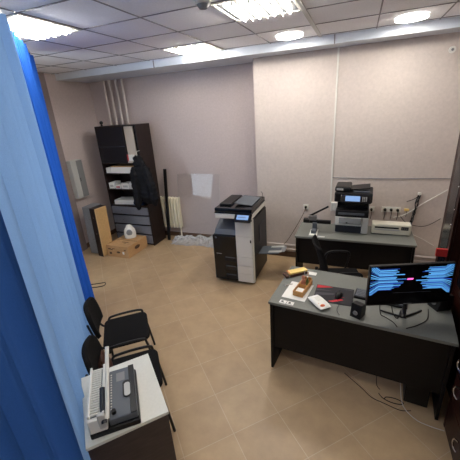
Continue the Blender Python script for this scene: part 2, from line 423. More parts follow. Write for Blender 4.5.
# electrical box on left wall
t = thing('electrical_box', 'grey electrical cabinet on the left wall beside the curtain', 'electrical box', (XL, 4.26, 1.0))
MB().box(.001, .12, -.12, .14, 0, .68, bev=.004).build('enclosure', M['lgrey'], t)
MB().box(.121, .127, .0, .132, .01, .67, bev=.002).build('door', M['grey'], t)
MB().box(.121, .126, -.112, -.03, .02, .66, bev=.002).build('side_door', M['lgrey'], t)
MB().box(.1275, .132, .01, .02, .3, .36).build('latch', M['black'], t)
# ------------------------------------------------------------------ radiator, glass, post, film
t = thing('radiator', 'cream cast iron radiator under the wall beside the wardrobe', 'radiator', (-3.34, 5.03, .20))
for k in range(8):
    x = -.25+.066*k
    m = MB(); m.box(x-.021, x+.021, -.055, .055, .02, .64, bev=.016, seg=3)
    m.build('fin', M['radi'], t, smooth=True)
m = MB(); m.cyl((-.30, 0, .09), (.215, 0, .09), .022); m.cyl((-.30, 0, .56), (.215, 0, .56), .022); m.build('header_pipe', M['radi'], t, smooth=True)
for x in (-.2, .2):
    m = MB(); m.cyl((x, .0, -.198), (x, .0, .05), .014); m.build('foot', M['radi'], t)
m = MB(); m.box(-.026, .026, -.018, .018, 0, 1.40, bev=.003)
o = m.build('metal_post', M['black']); o.location = (-3.345, 4.875, .001); o.rotation_euler = (-.062, .045, 0)
tag(o, 'tall black square post leaning on the wall beside the radiator', 'post')
m = MB(); m.box(-.43, .43, -.003, .003, 0, 1.29)
for f_ in m.bm.faces:
    f_.normal_update()
    if abs(f_.normal.y) < .5: f_.material_index = 1
o = m.build('glass_sheet', [M['glass'], M['gedge']]); o.location = (-2.672, 4.885, .012); o.rotation_euler = (-.155, 0, 0)
tag(o, 'large clear glass sheet leaning against the wall on crumpled plastic', 'glass sheet')
def filmfn(u, v):
    x = -3.22+.98*u; y = 4.70+.27*v
    e = min(u, 1-u, v, 1-v)*6; e = min(1, e)
    z = .004+e*(.035+.05*abs(math.sin(13*u+5*v))+.04*abs(math.sin(31*u-17*v+2))+.03*random.random())
    return (x+.02*random.uniform(-1, 1)+.06*math.sin(9*v), y+.02*random.uniform(-1, 1)-.03*math.sin(7*u), z)
def film_ok(u, v):
    return filmfn(u, v)
tag(MB().grid(film_ok, 56, 16).build('plastic_film', M['film']), 'crumpled clear plastic film lying under the leaning glass sheet', 'plastic film')
# ------------------------------------------------------------------ wardrobe
WX0, WX1, WYF, WYB, WH = -4.345, -3.470, 4.55, 4.955, 2.215
t = thing('wardrobe', 'tall dark wooden office wardrobe with open shelves and grey drawers', 'wardrobe', (WX0, WYF, 0))
w = WX1-WX0; d = WYB-WYF
MB().box(0, .022, 0, d, .0, WH).build('side_panel', M['wenge'], t)
MB().box(w-.022, w, 0, d, .0, WH).build('side_panel', M['wenge'], t)
MB().box(.022, w-.022, .0, d, WH-.022, WH).build('top_panel', M['wenge'], t)
MB().box(.022, w-.022, d-.008, d, .03, WH-.022).build('back_panel', M['wenge'], t)
MB().box(.022, w-.022, .03, d-.008, .0, .035).build('plinth', M['wenge'], t)
for z in (.785, 1.095, 1.39, 1.58):
    MB().box(.022, w-.022, .012, d-.008, z-.02, z).build('shelf', M['wenge'], t)
for k, (a, b) in enumerate(((.045, .20), (.235, .39), (.425, .58), (.615, .755))):
    q = MB().box(.026, w-.026, -.012, .02, a, b, bev=.002).build('drawer', M['drawer'], t)
    MB().cyl((w*.3, -.024, (a+b)/2), (w*.3, -.0125, (a+b)/2), .008, n=10).build('knob', M['chrome'], q)
q = MB().box(.024, .60, -.012, .008, 1.585, WH-.024, bev=.002).build('door', M['darkglass'], t); tag(q, 'dark glossy upper door')
MB().box(.03, .59, -.016, -.0125, 1.86, 1.872).build('door_rail', M['navy'], q)
q = MB().box(.605, .79, .03, .045, 1.60, WH-.024).build('inner_panel', M['beige'], t); tag(q, 'beige upright panel beside the dark door')
def paper_block(name, x0, x1, y0, y1, z0, z1, mm, label, cat, rz=0, group=None, top=None):
    t = thing(name, label, cat, ((x0+x1)/2, (y0+y1)/2, z0), rz, group)
    hx, hy, h = (x1-x0)/2, (y1-y0)/2, z1-z0
    MB().box(-hx, hx, -hy, hy, .0005, h*(.9 if top else 1), bev=.002).build('stack', M[mm], t)
    if top: MB().box(-hx*.99, hx*.99, -hy*.99, hy*.99, h*.9+.0003, h, bev=.001).build('cover', M[top], t)
    return t
paper_block('paper_stack', -4.30, -4.19, 4.57, 4.86, 1.3905, 1.49, 'white', 'narrow white paper pile at the left of the upper wardrobe shelf', 'papers', .05)
paper_block('paper_stack', -4.17, -3.62, 4.565, 4.88, 1.3905, 1.515, 'paper', 'wide white paper pile with tan cover on the upper wardrobe shelf', 'papers', 0, top='card')
for k, (a, b, h, lab) in enumerate(((-4.31, -4.19, .11, 'leftmost small white carton on the middle wardrobe shelf'), (-4.17, -4.04, .07, 'low white carton, second from left on the middle wardrobe shelf'), (-4.02, -3.85, .10, 'white carton, third from left on the middle wardrobe shelf'), (-3.83, -3.62, .13, 'tallest white carton at the right of the middle wardrobe shelf'))):
    t2 = thing('small_carton', lab, 'box', ((a+b)/2, 4.66, 1.0955), random.uniform(-.05, .05))
    MB().box(-(b-a)/2, (b-a)/2, -.08, .12, .0005, h, bev=.002).build('carton_body', M['paper'], t2)
    MB().box(-(b-a)/3.2, (b-a)/3.2, -.082, -.0803, h*.3, h*.65).build('label_patch', M['redp' if k == 1 else 'lgrey'], t2)
paper_block('magazine_pile', -4.27, -3.86, 4.60, 4.85, .7855, .87, 'paper', 'untidy white paper pile on the lowest wardrobe shelf', 'papers', .12)
paper_block('magazine_pile', -3.84, -3.62, 4.61, 4.85, .7855, .835, 'blue', 'blue folder beside the paper pile on the lowest wardrobe shelf', 'folder', -.1, top='blue')
t2 = thing('red_white_pack', 'small red and white pack on the wardrobe shelf beside the coat, below the beige panel', 'pack', (-3.69, 4.563, 1.5805))
MB().box(-.09, -.03, -.012, .014, .035, .14, bev=.003).build('red_end', M['red'], t2)
MB().box(-.0298, .085, -.012, .014, .035, .14, bev=.003).build('white_end', M['white'], t2)
MB().box(-.07, .07, -.008, .012, .0, .0345).build('stand', M['beige'], t2)
t2 = thing('desk_camera', 'small black webcam on the left top of the wardrobe', 'camera', (-4.27, 4.66, WH+.001))
MB().cyl((0, 0, 0), (0, 0, .03), .022, .01, n=14).build('stand', M['black'], t2)
MB().sph((0, 0, .055), .032).build('camera_head', M['black'], t2, smooth=True)
# coat hanging from the corner of the wardrobe
t2 = thing('puffer_coat', 'black puffer coat hanging on the wardrobe corner', 'coat', (-3.39, 4.46, .80))
def ring(cx, cy, z, rx, ry, n=22, ph=0):
    return [(cx+rx*math.cos(2*PI*k/n)*(1+.10*math.sin(3*k+ph)), cy+ry*math.sin(2*PI*k/n)*(1+.1*math.sin(2*k+ph)), z) for k in range(n)]
def lobed(cx0, cx1, cy, z0, z1, rx0, rx1, ry, n=26, waves=9):
    R = []
    for i in range(n+1):
        tt = i/n; z = z0+(z1-z0)*tt
        b = 1+.20*abs(math.sin(PI*waves*tt))-.08
        e = min(1, 4*min(tt, 1-tt)+.35)
        R.append(ring(cx0+(cx1-cx0)*tt+.006*math.sin(5*tt), cy, z, (rx0+(rx1-rx0)*tt)*b*e, ry*b*e, ph=tt*4))
    return R
MB().loft(lobed(.04, -.02, -.02, .08, .82, .20, .155, .07)).build('torso', M['coat'], t2, smooth=True)
MB().loft(lobed(-.17, -.13, -.07, -.03, .74, .07, .08, .055, waves=8)).build('sleeve', M['coat'], t2, smooth=True)
MB().loft(lobed(.19, .11, -.06, .06, .74, .075, .08, .055, waves=8)).build('sleeve', M['coat'], t2, smooth=True)
MB().loft(lobed(-.05, -.05, -.02, .74, .93, .12, .06, .06, waves=2, n=10)).build('hood', M['coat'], t2, smooth=True)
m = MB(); m.tube([(-.04, -.045, .90), (-.04, -.045, .97), (-.05, .0, .99), (-.06, .075, .99)], .005, n=8); m.build('hanger_hook', M['white'], t2, smooth=True)
# ------------------------------------------------------------------ leaning cabinet parts, box, jug
t = thing('cabinet_carcass', 'narrow cabinet standing upright, black front and tan fibreboard side, by the box', 'cabinet', (-4.12, 3.885, 0), -.10)
t.rotation_euler[1] = .035
MB().box(-.125, -.004, .0, .25, .008, .91, bev=.003).build('carcass', M['wenge'], t)
q = MB().box(-.0035, .006, .003, .248, .01, .908).build('side_board', M['tan'], t); tag(q, 'tan fibreboard side')
m = MB(); m.box(.0062, .0085, .003, .015, .01, .908); m.box(.0062, .0085, .0155, .248, .895, .908); m.build('board_rim', M['tan2'], t)
for z in (.45, .75): MB().cyl((-.05, -.006, z), (-.05, -.0005, z), .01, n=12).build('screw_cap', M['chrome'], t)
t = thing('grey_panel_case', 'grey flat metal case standing behind the black and tan cabinet', 'case', (-4.39, 3.97, 0), .05)
t.rotation_euler[1] = .045
MB().box(-.10, .09, .0, .28, .008, .90, bev=.004).build('case_body', M['gpanel'], t)
for z in (.3, .68): MB().cyl((.03, -.008, z), (.03, .002, z), .012, n=12).build('lock', M['chrome'], t)
t = thing('cardboard_box', 'closed brown cardboard box on the tiled floor in front of the wardrobe', 'box', (-3.835, 4.225, 0), -.01)
MB().box(-.24, .24, -.275, .275, .002, .218, bev=.003).build('carton', M['card'], t)
m = MB(); m.box(-.238, .238, -.004, .004, .2185, .2200); m.build('lid_seam', M['inkbrown'], t)
MB().prism([(.075*math.cos(2*PI*k/20), .034*math.sin(2*PI*k/20)) for k in range(20)], .002, Matrix.Translation((.2405, -.02, .125)) @ Matrix.Rotation(PI/2, 4, 'Z') @ Matrix.Rotation(PI/2, 4, 'X')).build('hand_hole', M['inkbrown'], t)
m = MB(); m.prism([(.04*math.cos(2*PI*k/16), .018*math.sin(2*PI*k/16)) for k in range(16)], .002, Matrix.Translation((.02, -.2755, .10)) @ Matrix.Rotation(PI/2, 4, 'X')); m.build('hand_hole', M['inkbrown'], t)
m = MB()
for x, z, a, b in ((-.17, .15, .03, .012), (-.12, .14, .02, .008), (-.16, .07, .025, .02), (-.08, .16, .03, .006), (.17, .15, .02, .008)): m.box(x-a, x+a, -.2775, -.2755, z-b, z+b)
m.build('printed_marks', M['inkbrown'], t)
MB().box(.11, .15, -.2775, -.2755, .07, .12).build('sticker', M['paper'], t)
m = MB(); m.box(-.02, .12, -.10, -.085, .2202, .2215); m.box(.05, .1, -.14, -.13, .2202, .2215); m.build('printed_marks', M['inkbrown'], t)
t = thing('plastic_jug', 'white plastic jug with a handle opening on the cardboard box', 'jug', (-3.83, 4.35, .222), .55)
R = []
for z, rx, ry in ((0, .09, .06), (.015, .105, .075), (.10, .11, .078), (.16, .10, .07), (.20, .075, .055), (.225, .04, .035), (.24, .03, .028)):
    R.append([(rx*math.cos(2*PI*k/28), ry*math.sin(2*PI*k/28), z) for k in range(28)])
MB().loft(R).build('jug_body', M['white'], t, smooth=True)
m = MB(); m.sph((.0, -.062, .115), .062, (.9, .3, 1.1)); m.build('handle_recess', M['grey'], t, smooth=True)
m = MB(); m.tube([(-.05, .0, .21), (-.03, -.0, .245), (.03, -.0, .245), (.05, .0, .21)], .012, n=10); m.build('handle', M['white'], t, smooth=True)
MB().cyl((0, 0, .2405), (0, 0, .252), .032, n=20).build('cap', M['white'], t, smooth=True)
m = MB(); m.tube([(-3.62, 3.02, .008), (-3.50, 3.10, .006), (-3.42, 3.14, .008), (-3.38, 3.07, .006), (-3.45, 3.0, .008), (-3.56, 2.96, .006)], .006, n=6)
tag(m.build('floor_cable', M['black'], smooth=True), 'loop of black cable on the floor at the far curtain edge', 'cable')
m = MB(); m.tube([(-3.66, 2.98, .006), (-3.56, 3.10, .017), (-3.50, 3.06, .016), (-3.58, 2.98, .017)], .004, n=6)
# ------------------------------------------------------------------ curtains
def rail(x): return -.98*(x+1.43)+.92
def curtain(name, x0, x1, nf, amp, m, label, seed, ztop=3.035, z0=.03, gather=0, off=0):
    rnd = random.Random(seed); ph = [rnd.uniform(0, 6.28) for _ in range(6)]
    a = Vector((x0, rail(x0), 0)); b = Vector((x1, rail(x1), 0)); L = (b-a).length; dr = (b-a).normalized(); nr = Vector((-dr.y, dr.x, 0))
    def fn(u, v):
        z = z0+(ztop-z0)*v
        s = u*L
        k = 2*PI*nf/L
        wob = .5+.5*(1-v)
        o = amp*(math.sin(k*s+ph[0]+.8*math.sin(k*.37*s+ph[1]))*(.55+.45*math.sin(k*.21*s+ph[2]))+.35*math.sin(2.1*k*s+ph[3]+1.2*v))*(.6+.4*wob)
        o += .02*math.sin(2.2*v+ph[4]+k*.2*s)*(1-v)
        p = a+dr*(s+gather*(1-v)*math.sin(k*s*.5+ph[5])*.02)+nr*(o+off)
        return (p.x, p.y, z)
    nu = int(L*110)
    return tag(MB().grid(fn, nu, 26).build(name, M[m], smooth='all'), label, 'curtain')
curtain('curtain', -3.40, -2.62, 7, .035, 'curdeep', 'strip of blue curtain at the far end of the rail, toned deep as shaded', 3)
curtain('curtain', -2.60, -1.10, 8, .055, 'cur', 'broad pale blue translucent curtain behind the chairs', 11, off=-.02)
curtain('curtain', -1.165, -.36, 7, .04, 'curnear', 'blue curtain panel nearest the camera, toned dark as less backlit', 5, off=.02)
a = Vector((-3.45, rail(-3.45), 3.062)); b = Vector((-.34, rail(-.34), 3.062))
m = MB(); m.cyl(a, b, .010, n=8); o = m.build('curtain_rail', M['lgrey']); tag(o, 'thin curtain rail fixed under the ceiling', 'curtain rail')
# ------------------------------------------------------------------ copier
t = thing('photocopier', 'large black and white office photocopier standing on the tiled floor', 'photocopier', (-1.48, 4.02, 0))
MB().box(-.30, .265, -.34, .36, .03, .74, bev=.006).build('cabinet_body', M['black'], t)
q = MB().box(-.305, .04, -.374, -.341, .05, .735, bev=.006).build('front_door', M['blackgloss'], t); tag(q, 'glossy black front door')
m = MB(); m.sph((-.255, -.3745, .700), .014, (1, .12, 1), u=16, v=8); m.build('round_emblem', M['slate'], q, smooth=True)
m = MB()
for k in range(6): m.box(-.26+k*.013, -.251+k*.013, -.3755, -.3742, .455, .463)
m.build('emblem_text', M['lgrey'], q)
for z in (.385, .25, .115):
    m = MB(); m.box(-.135, .03, -.378, -.3742, z-.035, z+.035, bev=.004); q2 = m.build('drawer_grip', M['black'], t)
    MB().box(-.125, .02, -.384, -.3782, z+.022, z+.033, bev=.002).build('grip_lip', M['slate'], q2)
# white right hand column
for (a, b) in ((.742, .955), (.436, .738), (.30, .432), (.175, .296), (.045, .171)):
    MB().box(.042, .272, -.375, -.341, a, b, bev=.004).build('white_cover', M['white'], t)
MB().box(.245, .262, -.379, -.3755, .66, .70).build('power_port', M['black'], t)
MB().box(.04, .262, -.34, .36, .741, .962, bev=.004).build('right_housing', M['black'], t)
m = MB(); m.prism([(-.34, .741), (-.30, .80), (-.10, .90), (.33, .90), (.33, .741)], .32, Matrix.Translation((-.285, 0, 0)) @ Matrix(((0, 0, 1, 0), (1, 0, 0, 0), (0, 1, 0, 0), (0, 0, 0, 1))))
m.build('output_tray', M['slate'], t)
MB().box(-.23, .262, .25, .30, .9005, .983).build('rear_riser', M['black'], t)
MB().box(.025, .039, -.30, .245, .905, .983).build('rear_riser', M['black'], t)
MB().box(-.245, .275, -.36, .30, .9835, 1.052, bev=.008).build('scanner_base', M['white'], t)
MB().box(-.248, .278, -.365, .302, 1.0525, 1.075, bev=.004).build('platen_frame', M['black'], t)
MB().box(-.248, .278, -.362, .30, 1.0755, 1.125, bev=.012).build('document_feeder', M['blackgloss'], t)
m = MB(); m.box(-.01, .24, -.22, .20, 1.142, 1.152, bev=.003, rot=(0, .10, 0)); q = m.build('feed_tray', M['slate'], t); tag(q, 'grey paper feed tray')
MB().box(-.225, -.05, -.24, .25, 1.1255, 1.15, bev=.012).build('feeder_cover', M['black'], t)
m = MB(); m.tube([(.24, .29, 1.12), (.24, .30, 1.17), (.22, .30, 1.195)], .004, n=6); m.build('cable_stub', M['black'], t)
R_ = Matrix.Translation((.152, -.40, 1.015)) @ Matrix.Rotation(math.radians(40), 4, 'X')
o = MB().box(-.098, .132, -.062, .062, -.012, .012, bev=.005).build('control_panel', M['blackgloss'], t); o.matrix_local = R_
o2 = MB().box(-.065, .095, -.03, .04, .0122, .0135).build('touch_screen', M['lcd'], o)
MB().box(-.05, .06, .0, .01, .0136, .014).build('screen_menu', M['slate'], o2)
MB().box(.266, .280, -.33, -.30, .03, .98, bev=.002).build('corner_strip', M['white'], t)
MB().box(.2655, .276, -.29, .35, .05, .95, bev=.003).build('side_panel', M['black'], t)
MB().box(.277, .283, -.05, .25, .55, .80, bev=.002).build('side_door', M['navy'], t)
q = MB().box(0, .30, -.15, .12, -.006, .006, bev=.003).build('bypass_tray', M['slate'], t); q.location = (.285, .0, .40); q.rotation_euler = (0, -.13, 0)
MB().box(.14, .33, -.13, -.07, .0065, .012, bev=.002).build('tray_guide', M['lgrey'], q)
MB().box(.14, .33, .04, .10, .0065, .012, bev=.002).build('tray_guide', M['lgrey'], q)
MB().box(.305, .37, -.10, .08, -.004, .004, bev=.002).build('tray_extension', M['grey'], q)
for x in (-.2, .2):
    for y in (-.27, .29):
        m = MB(); m.cyl((x-.015, y, .018), (x+.015, y, .018), .017, n=12); m.build('castor', M['black'], t)
# ------------------------------------------------------------------ desks
def desk(loc, rz, w, d, label, toe=.24, topm='desktop', side='deskwood', setback=.04, h=.75):
    t = thing('desk', label, 'desk', loc, rz)
    MB().box(0, w, 0, d, h-.026, h, bev=.003).build('desk_top', M[topm], t)
    MB().box(.012, .034, .012, d-.012, .001, h-.0265).build('side_panel', M[side], t)
    MB().box(w-.034, w-.012, .012, d-.012, .001, h-.0265).build('side_panel', M[side], t)
    MB().box(.0345, w-.0345, setback, setback+.018, toe, h-.0265).build('modesty_panel', M[side], t)
    return t
D1 = (-.626, 2.267, 0); R1 = math.radians(-6)
desk(D1, R1, 1.385, .715, 'near desk with grey top and black front holding the monitor', toe=.24, setback=.035)
D2 = (-.668, 3.80, 0)
desk(D2, 0, 1.40, .56, 'far grey topped desk against the wall carrying the printer', toe=.34, setback=.06)
def d1(x, y, z=.751):
    return (x, y, z)
# ---- far desk: multifunction printer
t = thing('desktop_printer', 'black and white multifunction printer on the far desk', 'printer', (.01, 4.24, .751), math.radians(-2))
MB().box(-.19, .1245, -.20, .17, .006, .10, bev=.006).build('paper_cassette', M['navy'], t)
MB().box(.125, .205, -.206, .17, .004, .215, bev=.015, seg=3).build('side_cover', M['lgrey'], t)
MB().box(-.195, .1245, -.205, .17, .101, .215, bev=.008).build('front_cover', M['white'], t)
q = MB().box(-.145, .12, -.24, -.2, .135, .21, bev=.006, rot=(-.3, 0, 0)).build('manual_tray', M['grey'], t); tag(q, 'grey fold-down tray')
MB().box(-.06, -.04, -.256, -.243, .15, .165).build('latch', M['black'], q)
MB().box(-.195, .20, -.20, .17, .216, .31, bev=.01).build('upper_body', M['black'], t)
MB().box(-.16, .15, -.215, -.19, .25, .275, bev=.004).build('paper_exit', M['slate'], t)
MB().box(-.185, .185, -.10, .17, .311, .41, bev=.004).build('neck', M['blackgloss'], t)
MB().box(-.22, .225, -.20, .18, .411, .53, bev=.012).build('scanner_unit', M['black'], t)
o = MB().box(-.14, .21, -.055, .055, -.01, .01, bev=.004).build('control_panel', M['blackgloss'], t); o.matrix_local = Matrix.Translation((0, -.225, .465)) @ Matrix.Rotation(math.radians(50), 4, 'X')
MB().box(-.085, .085, -.036, .036, .0102, .0115).build('touch_screen', M['lcd'], o)
m = MB()
for i in range(3):
    for j in range(4): m.box(.11+.02*i, .123+.02*i, -.032+.017*j, -.022+.017*j, .0102, .0125)
m.build('keypad', M['grey'], o)
MB().box(-.22, -.03, -.17, .13, .531, .60, bev=.02, seg=3).build('document_feeder', M['black'], t)
MB().box(-.20, -.12, -.1725, -.1702, .555, .58).build('model_badge', M['lgrey'], t)
MB().box(-.028, .19, -.13, .11, .565, .577, bev=.003, rot=(0, -.12, 0)).build('feed_tray', M['black'], t)
MB().box(-.0, .19, -.15, .15, .531, .545, bev=.004).build('output_lid', M['slate'], t)
# laminator
t = thing('laminator', 'long cream laminator on the far desk beside the printer', 'laminator', (.47, 4.17, .751), math.radians(-1))
MB().box(-.215, .225, -.10, .045, .006, .14, bev=.014, seg=3).build('housing', M['cream'], t)
MB().box(-.18, .09, -.103, -.099, .085, .105, bev=.001).build('feed_slot', M['black'], t)
MB().box(-.19, .10, -.112, -.1035, .066, .078, bev=.002).build('feed_lip', M['lgrey'], t)
MB().box(.115, .195, -.104, -.099, .075, .118, bev=.002).build('control_panel', M['black'], t)
for k in range(3):
    m = MB(); m.cyl((.132+.022*k, -.107, .097), (.132+.022*k, -.1041, .097), .006, n=10); m.build('button', M['grey'], t)
for x in (-.18, .19):
    MB().box(x-.012, x+.012, -.08, .03, 0, .007).build('foot', M['black'], t)
# heavy hole punch
t = thing('lever_punch', 'grey lever hole punch with raised black handle on the far desk', 'hole punch', (-.44, 4.0, .751))
MB().box(-.055, .045, -.16, .06, .001, .014, bev=.003).build('base_plate', M['white'], t)
MB().box(-.035, .03, -.11, .05, .0145, .06, bev=.006).build('base_body', M['slate'], t)
MB().box(-.028, .028, -.03, .03, .06, .135, bev=.004).build('column', M['slate'], t)
MB().box(-.15, .20, .0, .05, .118, .160, bev=.004).build('cross_bar', M['black'], t)
MB().box(-.15, -.07, -.02, .06, .13, .175, bev=.006).build('punch_head', M['black'], t)
MB().box(-.085, .02, -.01, .045, .16, .225, bev=.006).build('pivot_block', M['steel'], t)
q = MB().box(-.01, .27, -.014, .014, -.011, .011, bev=.005).build('lever', M['black'], t); q.location = (-.07, .02, .215); q.rotation_euler = (0, -math.radians(31), 0)
m = MB(); m.box(-.38, -.295, 3.835, 3.85, .7515, .756); tag(m.build('metal_strip', M['white']), 'short pale strip lying on the far desk in front of the punch', 'strip')
# ---- near desk items
AX = R1
m = MB(); m.box(-.105, .105, -.145, .145, 0, .002)
o = m.build('paper_sheet', M['paper']); o.location = (-.405, 2.50, .751); o.rotation_euler = (0, 0, -.14); tag(o, 'white paper sheet under the wooden organiser', 'paper')
t = thing('desk_organizer', 'small wooden compartment tray on white paper', 'desk organiser', (-.366, 2.535, .7535), -.20)
W, L, Hh = .046, .13, .05
for a in ((-W, -W+.008, -L, L), (W-.008, W, -L, L)): MB().box(a[0], a[1], a[2], a[3], .006, Hh).build('side_wall', M['wood'], t)
for y in (-L, -.004, L-.008): MB().box(-W+.0082, W-.0082, y, y+.008, .006, Hh+(.0 if y < 0 else .02)).build('divider', M['wood'], t)
MB().box(-W, W, -L, L, 0, .0058).build('base', M['wood'], t)
t2 = thing('paper_slips', 'white slips in the front compartment of the wooden tray', 'paper slips', (-.366-.014, 2.535-.064, .760), -.2)
MB().box(-.036, .036, -.04, .04, 0, .022, bev=.002).build('slip_block', M['paper'], t2)
t2 = thing('figurine', 'small pinkish figurine in the rear of the wooden tray', 'figurine', (-.372, 2.585, .760), .2)
m = MB(); m.loft([[(r*math.cos(2*PI*k/12), r*.8*math.sin(2*PI*k/12), z) for k in range(12)] for z, r in ((0, .020), (.03, .022), (.06, .015), (.075, .008), (.082, .014), (.10, .016), (.114, .006))]); m.build('figure_body', M['figure'], t2, smooth=True)
MB().sph((.016, -.004, .055), .008, (1, 1, 2)).build('arm', M['figure'], t2, smooth=True)
t2 = thing('glue_bottle', 'little green bottle in the rear of the wooden tray', 'bottle', (-.335, 2.60, .760))
m = MB(); m.loft([[(r*math.cos(2*PI*k/12), r*math.sin(2*PI*k/12), z) for k in range(12)] for z, r in ((0, .013), (.06, .013), (.07, .006), (.085, .006))]); m.build('bottle_body', M['green'], t2, smooth=True)
MB().cyl((0, 0, .0852), (0, 0, .10), .007, n=10).build('cap', M['white'], t2)
for k, (x, y, c, lab) in enumerate(((-.345, 2.625, 'wood', 'brown pencil leaning in the rear of the wooden tray'), (-.362, 2.635, 'lgrey', 'grey pen leaning in the rear of the wooden tray'))):
    m = MB(); m.cyl((0, 0, .008), (.012-.02*k, .015, .125), .0035, n=8)
    m.cyl((0, 0, 0), (0, 0, .008), .001, .0035, n=8)
    o = m.build('pencil', M[c]); o.location = (x, y, .760); tag(o, lab, 'pencil')
t = thing('leather_case', 'dark brown leather case at the far left corner of the near desk', 'case', (-.485, 2.80, .751), math.radians(38))
MB().box(-.12, .12, -.045, .045, .0, .026, bev=.006).build('case_body', M['leather'], t)
MB().cyl((-.085, -.047, .014), (-.085, -.0455, .014), .008, n=12).build('stud', M['chrome'], t)
t = thing('yellow_notepad', 'yellow notepad resting on the brown leather case', 'notepad', (-.475, 2.808, .7775), math.radians(38))
MB().box(-.09, .11, -.036, .036, 0, .016, bev=.001).build('pages', M['yellow'], t)
MB().box(-.09, -.08, -.037, .037, .0162, .018).build('binding', M['orange'], t)
m = MB(); m.box(-.05, .05, -.03, .03, 0, .001); o = m.build('note_paper', M['paper']); o.location = (-.33, 2.86, .7508); o.rotation_euler[2] = -.1; tag(o, 'small white note at the rear edge of the near desk', 'paper')
t = thing('key_ring', 'small metal keys on the desk left of the paper sheet', 'keys', (-.535, 2.57, .752), .5)
m = MB(); m.tube([(.016*math.cos(k*PI/6), .016*math.sin(k*PI/6), .003) for k in range(12)], .0025, n=6, closed=True, sub=1); m.build('ring', M['chrome'], t)
MB().box(.012, .07, -.007, .007, .0, .004).build('key', M['chrome'], t)
for k, (x, y, r, lab) in enumerate(((-.50, 2.30, -.15, 'left small printed card at the front edge of the near desk'), (-.435, 2.292, -.1, 'right small printed card at the front edge of the near desk'))):
    t = thing('printed_card', lab, 'card', (x, y, .751), r)
    MB().box(-.03, .03, -.024, .024, 0, .001).build('card_face', M['paper'], t)
    m = MB(); m.box(-.016, .004, -.006, .012, .0011, .0014); m.box(-.02, .018, -.014, -.010, .0011, .0014); m.build('card_print', M['ink'], t)
# mouse pad
t = thing('mouse_pad', 'black mouse pad with red slashes on the near desk', 'mouse pad', (-.09, 2.52, .751), math.radians(-2))
MB().box(-.165, .16, -.135, .135, 0, .003, bev=.001).build('pad_surface', M['pad'], t)
m = MB(); m.mi = 0
def fl(m, pts, z): m.prism(pts, .0004, Matrix.Translation((0, 0, z)))
fl(m, [(-.16, .13), (-.16, .075), (-.02, .118), (-.06, .13)], .0031); fl(m, [(-.04, -.115), (.06, -.05), (.085, -.065), (.0, -.12)], .0031); fl(m, [(.0, -.03), (.09, -.02), (.07, -.028)], .0031)
m.build('red_print', M['redp'], t)
m = MB(); fl(m, [(-.16, .06), (-.16, .03), (-.02, .06)], .0031); fl(m, [(-.16, .0), (-.16, -.05), (.02, .0), (.05, .03)], .0031); fl(m, [(.07, .118), (.09, .108), (.15, .108), (.15, .118)], .0031); m.build('grey_print', M['padg'], t)
t = thing('computer_mouse', 'dark computer mouse on the black and red pad', 'mouse', (-.05, 2.505, .7548), math.radians(-15))
m = MB(); m.loft([[(.031*s*math.cos(2*PI*k/18), .055*s*math.sin(2*PI*k/18), z) for k in range(18)] for z, s in ((0, .92), (.008, 1), (.02, .93), (.031, .7), (.037, .35))]); m.build('mouse_shell', M['black'], t, smooth=True)
MB().box(-.003, .003, .012, .035, .031, .037, bev=.002).build('scroll_wheel', M['black'], t)
m = MB(); m.tube([(0, -.05, .006), (.04, -.12, .0), (.05, -.2, .0), (.09, -.26, .0)], .0022, n=6); m.build('cord', M['black'], t)
# wipes pack
t = thing('wipes_pack', 'white soft pack with orange print lying on the near desk', 'pack', (-.20, 2.345, .751), math.radians(-50))
R = []
for i in range(13):
    u = -1+i/6; e = (1-abs(u)**3)*.9+.1
    R.append([(.10*u, .058*(.85+.15*e)*math.cos(2*PI*k/20), .022+.021*e*math.sin(2*PI*k/20)) for k in range(20)])
MB().loft(R).build('pouch', M['paper'], t, smooth=True)
m = MB(); m.sph((.066, -.012, .028), .024, (.8, 1.1, .5)); m.sph((.035, -.03, .032), .012, (1.4, .6, .6)); m.build('orange_print', M['orange'], t, smooth=True)
MB().box(-.05, .01, -.02, .02, .0425, .0455, bev=.002).build('flap', M['white'], t)
# keyboard
t = thing('keyboard', 'black keyboard partly hidden behind the monitor', 'keyboard', (.285, 2.56, .751), math.radians(-9))
MB().box(-.205, .205, -.075, .075, 0, .016, bev=.004).build('keyboard_base', M['black'], t)
for j in range(5):
    m = MB()
    for i in range(15): m.box(-.195+.026*i, -.172+.026*i, -.062+.026*j, -.040+.026*j, .0165, .023)
    m.build('key_row', M['slate'], t)
# speakers
def speaker(loc, rz, label, rx=0):
    t = thing('desk_speaker', label, 'speaker', loc, rz)
    m = MB(); m.prism([(-.05, 0), (.045, 0), (.05, .095), (-.028, .115)], .085, Matrix.Translation((-.0425, 0, 0)) @ Matrix(((0, 0, 1, 0), (1, 0, 0, 0), (0, 1, 0, 0), (0, 0, 0, 1))), bev=.004)
    m.build('speaker_cabinet', M['black'], t)
    m = MB(); m.cyl((0, -.050, .045), (0, -.043, .045), .018, n=18); m.build('driver', M['grey'], t, smooth=True)
    MB().cyl((0, .0475, .055), (0, .0535, .055), .03, n=20).build('rear_port', M['slate'], t, smooth=True)
    return t
speaker((.105, 2.275, .751), math.radians(-25), 'small black desk speaker in front of the mouse pad')
q = speaker((.715, 2.56, .751), math.radians(-60), 'small black desk speaker behind the right end of the monitor')
q.scale = (1.3, 1.3, 1.35)
